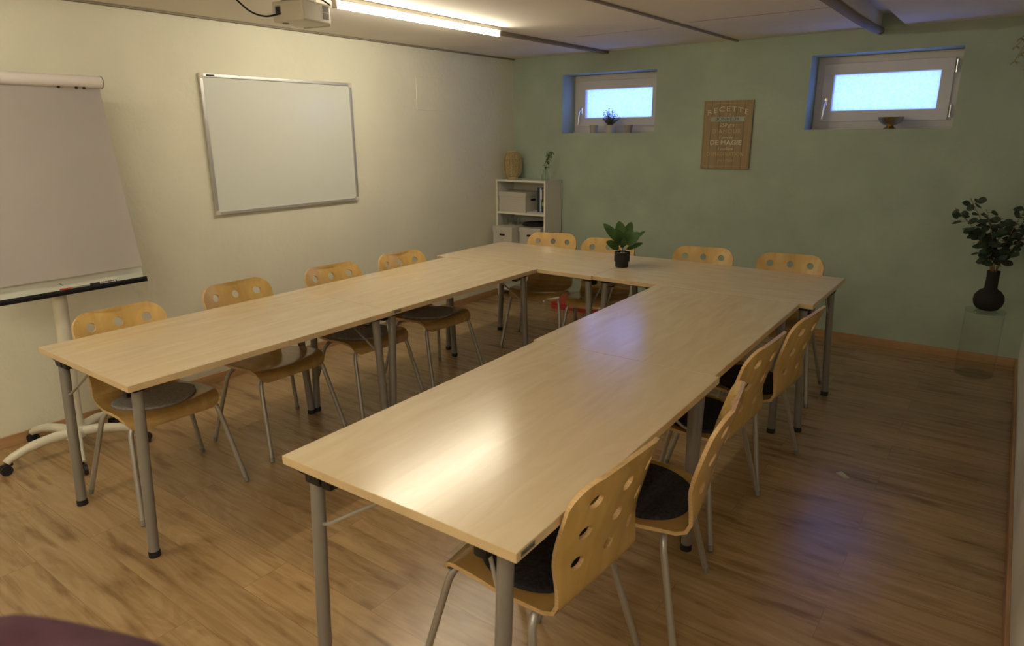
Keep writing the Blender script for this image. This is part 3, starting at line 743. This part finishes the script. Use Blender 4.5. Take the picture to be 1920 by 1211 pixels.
storage_box(.062, .300, 4.490, 4.87, .5085, .215, 'patterned grey storage box sticking out of the lower shelf, beside the cream wall', 'front')
storage_box(.312, .560, 4.590, 4.90, .5085, .212, 'patterned grey storage box in the lower shelf under the round dark pads', 'front')
bpy.data.objects['storage_box.001'].location.x += 0
# books
def book(x, w_, h, d, y, z, m_, label, spine=None):
    t = thing('book', label, 'book', (x, y, z), 0, 'books standing on the top shelf level')
    MB().box(0, w_, 0, d, 0, h, .0015).build('cover', m_, t, 30)
    MB().box(.002, w_-.002, .004, d+.0015, .003, h+.0012).build('pages', M['whitepaper'], t, 0)
    if spine:
        MB().box(.001, w_-.001, -.0008, .001, *spine[0]).build('spine_label', spine[1], t, 0)
pz = .8535+.014
ps = MB()
for k in range(7):
    r_ = random.uniform(-.01, .01); ps.box(.374+r_*.6, .568+r_*.2, 4.642+r_*.3, 4.83+r_, .8535+k*.002, .8535+k*.002+.0017)
tag(ps.build('paper_stack', M['whitepaper'], smooth=0), 'thin stack of white paper lying under the books in the shelf unit', 'paper')
book(.460, .028, .232, .20, 4.69, pz, M['navy'], 'dark teal binder standing beside the patterned box on the shelf')
book(.4895, .009, .228, .18, 4.69, pz, M['whitepaper'], 'thin pale booklet standing between the dark teal binder and the blue book')
book(.5000, .016, .232, .19, 4.69, pz, M['bluebook'], 'blue book with a white spine label standing on the shelf', ((.12, .21), M['whitepaper']))
book(.5175, .036, .212, .19, 4.685, pz, M['darkbook'], 'black book with a lime green spine label at the right end of the shelf', ((.06, .095), M['lime']))
# dark pads stored on the box, glasses on the other box
for k, (mm, lb) in enumerate(((M['felt_grey'], 'grey round felt pad at the bottom of the small pile in the shelf unit'), (M['felt_dark'], 'charcoal round felt pad in the middle of the small pile in the shelf unit'), (M['felt_dark'], 'charcoal round felt pad on top of the small pile in the shelf unit'))):
    o = MB().lathe([(.001, 0), (.132, 0), (.137, .003), (.137, .009), (.132, .0125), (.001, .0125)], 40).build('seat_pad', mm, None, 40)
    o.location = (.432+(.004, -.003, .002)[k], 4.722, .7205+k*.0128); tag(o, lb, 'seat pad', 'felt pads piled in the shelf')
for k, (x, y) in enumerate(((.10, 4.66), (.165, 4.72), (.235, 4.67))):
    o = MB().lathe([(.001, 0), (.027, 0), (.033, .07), (.031, .07), (.0255, .005), (.001, .005)], 24).build('drinking_glass', M['glass'], None, 40)
    o.location = (x, y, .7237); tag(o, ('clear drinking glass next to the cream wall, on the lower left storage box', 'clear drinking glass set farthest back on the lower left storage box', 'clear drinking glass beside the round pads, on the lower left storage box')[k], 'glass', 'glasses on the storage box')
# lantern
ln = thing('wicker_lantern', 'round woven wicker lantern with small handle on top of the shelf unit', 'lantern', (.122, 4.752, SZ))
def lr(z):      # body radius
    t = max(-1, min(1, (z-.140)/.118)); return .048+.040*(1-abs(t)**3.2)**.6
MB().lathe([(.050, 0), (.054, .004), (.052, .020), (.046, .022)], 28).build('base', M['wicker_light'], ln, 40)
wv = MB(); z = .024
while z < .256:
    r_ = lr(z); wob = [(r_+.0022*math.sin(k*PI*14/28+(int(z*1000) // 5 % 2)*PI)) for k in range(57)]
    pts = [Vector((wob[k]*math.cos(2*PI*k/56), wob[k]*math.sin(2*PI*k/56), z+.0008*math.sin(k*1.7+z*900))) for k in range(57)]
    wv.tube(pts, .0021, 5, caps=False); z += .0047
wv.build('weave', M['wicker'], ln, 60)
rb_ = MB()
for k in range(10):
    a = 2*PI*k/10+.2; rb_.tube([((lr(.020+.24*i/16)+.003)*math.cos(a), (lr(.020+.24*i/16)+.003)*math.sin(a), .020+.24*i/16) for i in range(17)], .0035, 6)
for zz in (.20, ): rb_.tube([((lr(zz)+.003)*math.cos(2*PI*k/40), (lr(zz)+.003)*math.sin(2*PI*k/40), zz) for k in range(41)], .003, 6, caps=False)
rb_.build('ribs', M['wicker_light'], ln, 60)
MB().lathe([(.050, .255), (.052, .262), (.046, .268), (.040, .262)], 28).build('rim', M['wicker_light'], ln, 40)
MB().tube(catmull([(-.048, 0, .262), (-.052, 0, .280), (-.046, 0, .272), (0, .012, .262), (.046, 0, .272), (.052, 0, .280), (.048, 0, .262)], 5), .003, 6).build('handle', M['wicker_light'], ln, 40)
# glass jug with sprig
jg = thing('glass_jug', 'small clear glass jug holding a green sprig on the shelf unit', 'jug', (.535, 4.715, SZ))
MB().lathe([(.001, 0), (.038, 0), (.040, .006), (.039, .045), (.028, .068), (.020, .080), (.021, .100), (.024, .106), (.022, .106), (.0185, .100), (.018, .080), (.026, .066), (.036, .044), (.036, .008), (.001, .006)], 28).build('body', M['glass'], jg, 50)
MB().tube(catmull([(-.020, 0, .098), (-.045, -.004, .100), (-.056, -.006, .078), (-.045, -.004, .045), (-.038, 0, .040)], 6), .003, 8).build('handle', M['glass'], jg, 40)
sg = thing('green_sprig', 'leafy green sprig standing in the small glass jug', 'plant', (.535, 4.715, SZ+.008))
path = catmull([(.0, .0, .0), (.004, 0, .08), (.012, .0, .13), (.030, 0, .19), (.040, .0, .235), (.060, .0, .262)], 6)
MB().tube(path, .0018, 6).build('stem', M['stem'], sg, 40)
lf = MB()
for i in range(22):
    p = path[min(len(path)-1, 11+int(i*.95))]; a = i*2.4; dz = random.uniform(-.5, .4)
    lf.leaf(p, (math.cos(a), math.sin(a)*.8, dz), (0, 0, 1), random.uniform(.034, .052), random.uniform(.024, .034), droop=.45)
lf.build('leaves', M['leaf_bright'], sg, 60)
# red case on the floor
rc_ = thing('red_case', 'flat red plastic case lying on the floor against the green wall', 'case', (.775, 4.46, 0), math.radians(4))
MB().box(0, .52, 0, .36, 0, .040, .006).build('bottom_shell', M['red'], rc_, 30)
MB().box(0, .52, 0, .36, .042, .075, .008).build('lid', M['red'], rc_, 30)
MB().box(.20, .32, -.012, .004, .030, .045, .004).build('handle', M['red'], rc_, 30)
# paper scrap on the floor
sc_ = MB(); a_ = [(-.034, .014, .001), (.022, -.020, .001), (.040, -.004, .008), (-.012, .026, .012)]
sc_.quad(a_); bmesh.ops.solidify(sc_.bm, geom=sc_.bm.faces[:], thickness=.0008)
o = sc_.build('paper_scrap', M['white_edge'], None, 0); o.location = (3.691, 2.557, 0.0008); o.rotation_euler = (0, 0, -.2); tag(o, 'tiny pale scrap lying on the open floor right of the chairs', 'scrap')

# ------------------------------------------------------------------ windowsill things
def pot(x, y, z, r, h, m_, label, grp='little pots on the windowsill'):
    o = MB().lathe([(.001, 0), (r*.78, 0), (r, h), (r*.9, h), (r*.72, .006), (.001, .006)], 28).build('plant_pot', m_, None, 40)
    o.location = (x, y, z); return tag(o, label, 'pot', grp)
zs = WIN[0][2]
pot(.895, 4.985, zs, .040, .070, M['zig'], 'small zigzag-patterned cup left of the plant on the left windowsill')
pot(1.062, 4.99, zs, .046, .070, M['pot_white'], 'off-white pot holding the bushy plant on the left windowsill')
pot(1.250, 4.99, zs, .040, .068, M['geo'], 'small grey-brown speckled cup right of the plant on the left windowsill')
bp_ = thing('bushy_plant', 'little bushy grey-green plant growing in the off-white pot on the left windowsill', 'plant', (1.062, 4.99, zs+.012))
st = MB(); lf = MB(); random.seed(11)
for i in range(44):
    a = i*2.39996; sp = random.uniform(.2, 1.) ; h = random.uniform(.07, .155)*(1.1-sp*.45)
    e = Vector((math.cos(a)*sp*.105, math.sin(a)*sp*.07, .045+h)); pth = catmull([(math.cos(a)*.008, math.sin(a)*.008, .0), (math.cos(a)*.016*sp, math.sin(a)*.012*sp, .052), tuple(e)], 6)
    st.tube(pth, .0011, 5)
    for q in range(13):
        p = pth[min(len(pth)-1, 6+int(q*.5))]; b_ = q*2.2+i
        lf.leaf(p, (math.cos(b_), math.sin(b_), .5), (0, 0, 1), random.uniform(.020, .032), .0105, droop=.1, n=3)
st.build('stems', M['stem'], bp_, 40); lf.build('leaves', M['leaf_blue'], bp_, 60)
bw = thing('brass_bowl', 'footed aged brass bowl standing on the right windowsill', 'bowl', (3.345, 5.015, WIN[1][2]-.0))
MB().lathe([(.030, .028), (.050, .034), (.072, .052), (.083, .080), (.086, .084), (.082, .083), (.068, .056), (.045, .040), (.001, .036)], 40).build('bowl', M['brass'], bw, 60)
MB().lathe([(.001, 0), (.042, 0), (.043, .004), (.030, .012), (.022, .024), (.034, .031), (.001, .031)], 32).build('foot', M['brass'], bw, 40)

# ------------------------------------------------------------------ wooden sign
SGX, SGY, SGZ, SW_, SHt = 1.975, ROOM_D, 1.304, .404, .541
sg_ = thing('wooden_sign', 'brown plank sign with French wall lettering hung on the green wall between the windows', 'sign', (SGX, SGY, SGZ))
pl = MB(); nb = 6
for k in range(nb): pl.box(SW_*k/nb+.0006, SW_*(k+1)/nb-.0006, -.018, -.004, 0, SHt, .0012)
pl.build('planks', M['sign_wood'], sg_, 30)
MB().box(.004, SW_-.004, -.010, 0, .004, SHt-.004).build('backing', M['groove_dark'], sg_, 0)
bl = MB(); q = .022
for a_ in ((q, SW_-q, q, q+.0022), (q, SW_-q, SHt-q-.0022, SHt-q), (q, q+.0022, q, SHt-q), (SW_-q-.0022, SW_-q, q, SHt-q)): bl.box(a_[0], a_[1], -.0188, -.0178, a_[2], a_[3])
bl.build('border_line', M['gold_paint'], sg_, 0)
def zt(f): return SHt*(1-f)
def line(txt, f, size, width, m_, **k):
    text_mesh('lettering', txt, size, Matrix.Translation((SW_/2, -.0182, zt(f))) @ Matrix.Rotation(PI/2, 4, 'X'), m_, sg_, .0006, width=width, **k)
line('RECETTE', .178, .056, .335, M['cream_paint'], spacing=1.2, arc=.030)
line('DU', .193+.005, .026, .044, M['tan_paint'], spacing=1.5)
bn = MB(); zb_ = zt(.268); bn.box(.066, SW_-.066, -.0190, -.0178, zb_-.019, zb_+.019)
for s_, cx_ in ((-1, .066), (1, SW_-.066)):
    bn.quad([(cx_, -.0189, zb_-.019), (cx_+s_*.006, -.0189, zb_-.019), (cx_, -.0189, zb_-.0), (cx_, -.0189, zb_-.001)][:3]); bn.quad([(cx_, -.0189, zb_+.019), (cx_, -.0189, zb_), (cx_+s_*.006, -.0189, zb_+.019)])
    bn.tube([(cx_+s_*.014, -.0190, zb_+.001), (cx_+s_*.014, -.0180, zb_+.001)], .0042, 10)
bn.build('ribbon', M['pale_blue_paint'], sg_, 0)
text_mesh('lettering', 'BONHEUR', .038, Matrix.Translation((SW_/2, -.0193, zb_)) @ Matrix.Rotation(PI/2, 4, 'X'), M['blue_ink'], sg_, .0005, width=.195)
line('250 grs', .355, .042, .125, M['cream_paint'], shear=.35)
line("D'AMOUR", .445, .050, .235, M['tan_paint'], spacing=1.3)
line('1 pincée', .532, .036, .115, M['cream_paint'], shear=.35)
line('DE MAGIE', .612, .050, .262, M['cream_paint'], bold=.0012)
line('1 cuillère', .700, .034, .130, M['cream_paint'], shear=.35)
line("D'IMAGINATION", .780, .044, .300, M['tan_paint'], spacing=1.2)
line('1 grain de Malice', .872, .034, .140, M['tan_paint'])
ar = MB()
for s_ in (-1, 1): ar.tube([(SW_/2+s_*(.072+.045*t/6), -.0182, zt(.548)+.016*(t/6)**2) for t in range(7)], .0009, 5)
ar.build('flourish', M['tan_paint'], sg_, 40)

# ------------------------------------------------------------------ potted plant on the table
px_, py_ = 2.115, 3.262
pp = thing('plant_pot', 'black ribbed pot with a stepped base on the back table', 'pot', (px_, py_, TH))
MB().lathe([(.001, 0), (.041, 0), (.044, .004), (.044, .036), (.0505, .038), (.0515, .042), (.0515, .100), (.049, .1015), (.047, .100), (.047, .086), (.001, .086)], 40).build('body', M['matte_black'], pp, 40)
pb = MB(); random.seed(5)
for i in range(70):
    a = random.uniform(0, 2*PI); r_ = .043*math.sqrt(random.random()); rr_ = random.uniform(.0035, .0055)
    pb.lathe([(.001, 0), (rr_, rr_*.5), (rr_*.8, rr_), (.001, rr_*1.2)], 6, (r_*math.cos(a), r_*math.sin(a), .0865))
pbo = pb.build('pebbles', M['pebble'], pp, 60); pbo['kind'] = 'stuff'
rp = thing('rubber_plant', 'glossy green rubber plant leaves growing from the black pot on the back table', 'plant', (px_, py_, TH+.088))
st = MB(); lf = MB()
cam_r = Vector((.804, .594, 0)); cam_f = Vector((-.594, .804, 0)); Z = Vector((0, 0, 1))
# leaves around a short stem, broad and upright
specs = [(-.95, .62, -.35, .105, .062, .012), (-.80, 1.0, .1, .165, .064, .045), (-.35, 1.0, -.55, .125, .074, .030), (-.10, 1.15, .45, .150, .080, .040), (.22, 1.0, -.55, .115, .050, .030),
         (.50, 1.1, .5, .150, .062, .05), (.62, .62, -.15, .120, .078, .035), (.95, .72, -.05, .150, .034, .040), (1.0, .42, .1, .120, .036, .010), (.1, .9, 1.0, .14, .070, .04), (.7, .9, .8, .13, .062, .05), (-.55, .9, .9, .13, .066, .04), (-.05, .8, -.9, .10, .05, .02)]
lvs = []
for i, (rx, uz, fy, ln_, wd, hz) in enumerate(specs):
    d = (cam_r*rx+Z*uz+cam_f*fy).normalized(); b0 = Vector((0, 0, hz)); base_ = b0+d*.030+Z*.006
    st.tube([b0*.6, b0, base_], .0022, 6)
    nv = (Z*.7-cam_f*1.0-d*0).normalized()
    one = MB().leaf(base_, d, nv, ln_, wd, cup=.22, droop=.12, n=10, tip=1.15); lvs.append(one)
    one.build('leaf', M['leaf'], rp, 60)
st.tube([(0, 0, -.004), (0, 0, .05), (.002, 0, .085)], .0035, 8).build('stem', M['stem'], rp, 40)

# ------------------------------------------------------------------ pedestal, vase, eucalyptus
PX, PY = 4.118, 4.62
pd = thing('acrylic_pedestal', 'clear acrylic cylinder pedestal in the far right corner', 'pedestal', (PX, PY, 0))
R_, t_ = .112, .003; hp = .450
MB().lathe([(R_, .0), (R_, hp-.012), (R_-t_, hp-.012), (R_-t_, .0), (R_, .0)], 48).build('cylinder', M['acrylic'], pd, 40)
MB().lathe([(.001, hp-.0115), (R_+.004, hp-.0115), (R_+.006, hp-.008), (R_+.006, hp-.003), (R_+.004, hp), (.001, hp)], 48).build('top_disc', M['glass'], pd, 40)
vs_ = MB().lathe([(.001, 0), (.040, 0), (.060, .008), (.080, .034), (.0875, .066), (.083, .098), (.062, .128), (.040, .142), (.036, .150), (.035, .205), (.037, .262), (.032, .262), (.030, .15), (.03, .10), (.001, .05)], 44).build('vase', M['matte_black'], None, 60)
vs_.location = (PX+.006, PY, hp+.0005); tag(vs_, 'round matte black vase with a straight neck on the clear pedestal', 'vase')
eu = thing('eucalyptus_branches', 'dark green eucalyptus branches standing in the matte black vase', 'plant', (PX+.006, PY, hp+.06)); random.seed(21)
st = MB(); lf = MB()
tips = [(-.27, -.03, .60), (-.20, .05, .66), (-.10, -.06, .60), (-.02, .04, .55), (.10, -.05, .62), (.17, .02, .66), (.20, -.02, .52), (-.16, -.02, .48)]
for i, tp in enumerate(tips):
    e = Vector(tp); b0 = Vector((tp[0]*.05, tp[1]*.05, .05)); n1 = Vector((tp[0]*.08, tp[1]*.1, .215)); mid = n1.lerp(e, .5)+Vector((tp[0]*-.10, 0, .02))
    pth = catmull([b0, n1, mid, e], 10); st.tube(pth, [.0032]*15+[.0022]*(len(pth)-15), 6)
    for q in range(24):
        k = 13+int(q*.72)
        if k >= len(pth): k = len(pth)-1
        p = pth[k]; a = q*2.4+i; d = Vector((math.cos(a), math.sin(a), random.uniform(-.35, .5)))
        off = d*random.uniform(.0, .035)
        if off.length > .012: st.tube([p, p+off], .0010, 4)
        lf.leaf(p+off, d, (random.uniform(-.6, .6), random.uniform(-1, -.1), .6), random.uniform(.044, .068), random.uniform(.038, .058), cup=.1, droop=random.uniform(0, .3), n=6, tip=1.0)
st.build('stems', M['stem'], eu, 50); lf.build('leaves', M['leaf_back'], eu, 60)
# hanging dried flowers at the right edge
dr = thing('dried_flowers', 'small pale dried flower bunch hanging at the right edge near the green wall', 'dried flowers', (4.10, 4.45, ROOM_H)); st = MB(); lf = MB(); random.seed(3)
st.tube([(0, 0, 0), (0, 0, -.14)], .0012, 5)
for i in range(12):
    a = i*2.4; e = Vector((math.cos(a)*.055-.02, math.sin(a)*.055, -.16-.016*i)); st.tube([(0, 0, -.13), tuple(e)], .0012, 5)
    for q in range(6): b_ = q*1.05; lf.leaf(e, (math.cos(b_), math.sin(b_), -.4), (0, 0, 1), .040, .014, n=3)
st.build('stems', M['stem'], dr, 40); lf.build('petals', M['dry'], dr, 60)

# ------------------------------------------------------------------ jacket in the foreground (on a chair outside the view)
jk = thing('coat_stand', 'low wooden stand just outside the lower left corner', 'stand', (3.40, -.66, 0))
bpy.data.objects.remove(jk)
jm = MB(); n, m_n = 28, 20; random.seed(2)
jc = Vector((3.395, -.655, 0))
rows = []
for j in range(m_n+1):
    t = j/m_n; z = 1.145*(1-t)+.0*t if t > 0 else 1.145
    rows.append([])
prof_j = [(.001, 1.310), (.04, 1.308), (.062, 1.302), (.077, 1.289), (.086, 1.27), (.092, 1.24), (.098, 1.19), (.103, 1.08), (.11, .93), (.115, .78), (.125, .5), (.135, .2), (.14, .0)]
rg = []
for r_, z in prof_j:
    rg.append([jm.bm.verts.new((r_*1.5*math.cos(2*PI*k/40)*(1+.02*math.sin(k*.9+z*4)), r_*.9*math.sin(2*PI*k/40)*(1+.02*math.sin(k*1.1+z*6)), z+.004*math.sin(k*.7))) for k in range(40)])
for i in range(len(rg)-1):
    for k in range(40): jm.bm.faces.new((rg[i][k], rg[i][(k+1) % 40], rg[i+1][(k+1) % 40], rg[i+1][k]))
jm.bm.faces.new(rg[-1]); jm.bm.faces.new(rg[0])
jo = jm.build('draped_garment', M['jacket'], None, 80); jo.location = (3.706, -.653, 0); jo.rotation_euler = (0, 0, math.radians(36))
tag(jo, 'blurred dark maroon garment in the very foreground at the lower left corner', 'clothing')

# ------------------------------------------------------------------ light, world, camera
wd = bpy.data.worlds.new('daylight'); SC.world = wd; wd.use_nodes = True
bg = wd.node_tree.nodes['Background']; bg.inputs[0].default_value = (.19, .30, 1.0, 1); bg.inputs[1].default_value = 3.15
cam = bpy.data.cameras.new('camera'); co = bpy.data.objects.new('camera', cam); COL.objects.link(co); SC.camera = co
cam.sensor_width = 36; cam.sensor_fit = 'HORIZONTAL'; cam.lens = 1256.05/1920*36; cam.clip_start = .02
yaw, pit, rol = -.63626, -.27642, -.007655
F = Vector((math.sin(yaw)*math.cos(pit), math.cos(yaw)*math.cos(pit), math.sin(pit))); Rr = Vector((math.cos(yaw), -math.sin(yaw), 0)); U = Rr.cross(F)
R2 = Rr*math.cos(rol)+U*math.sin(rol); U2 = U*math.cos(rol)-Rr*math.sin(rol)
mw = Matrix((R2, U2, -F)).transposed().to_4x4(); mw.translation = Vector((4.1421, -.7198, 1.6052)); co.matrix_world = mw
cam.dof.use_dof = True; cam.dof.focus_distance = 3.2; cam.dof.aperture_fstop = 6.0
SC.view_settings.view_transform = 'Standard'; SC.view_settings.look = 'None'; SC.view_settings.gamma = 1; SC.view_settings.exposure = .64
SC.view_settings.use_curve_mapping = False
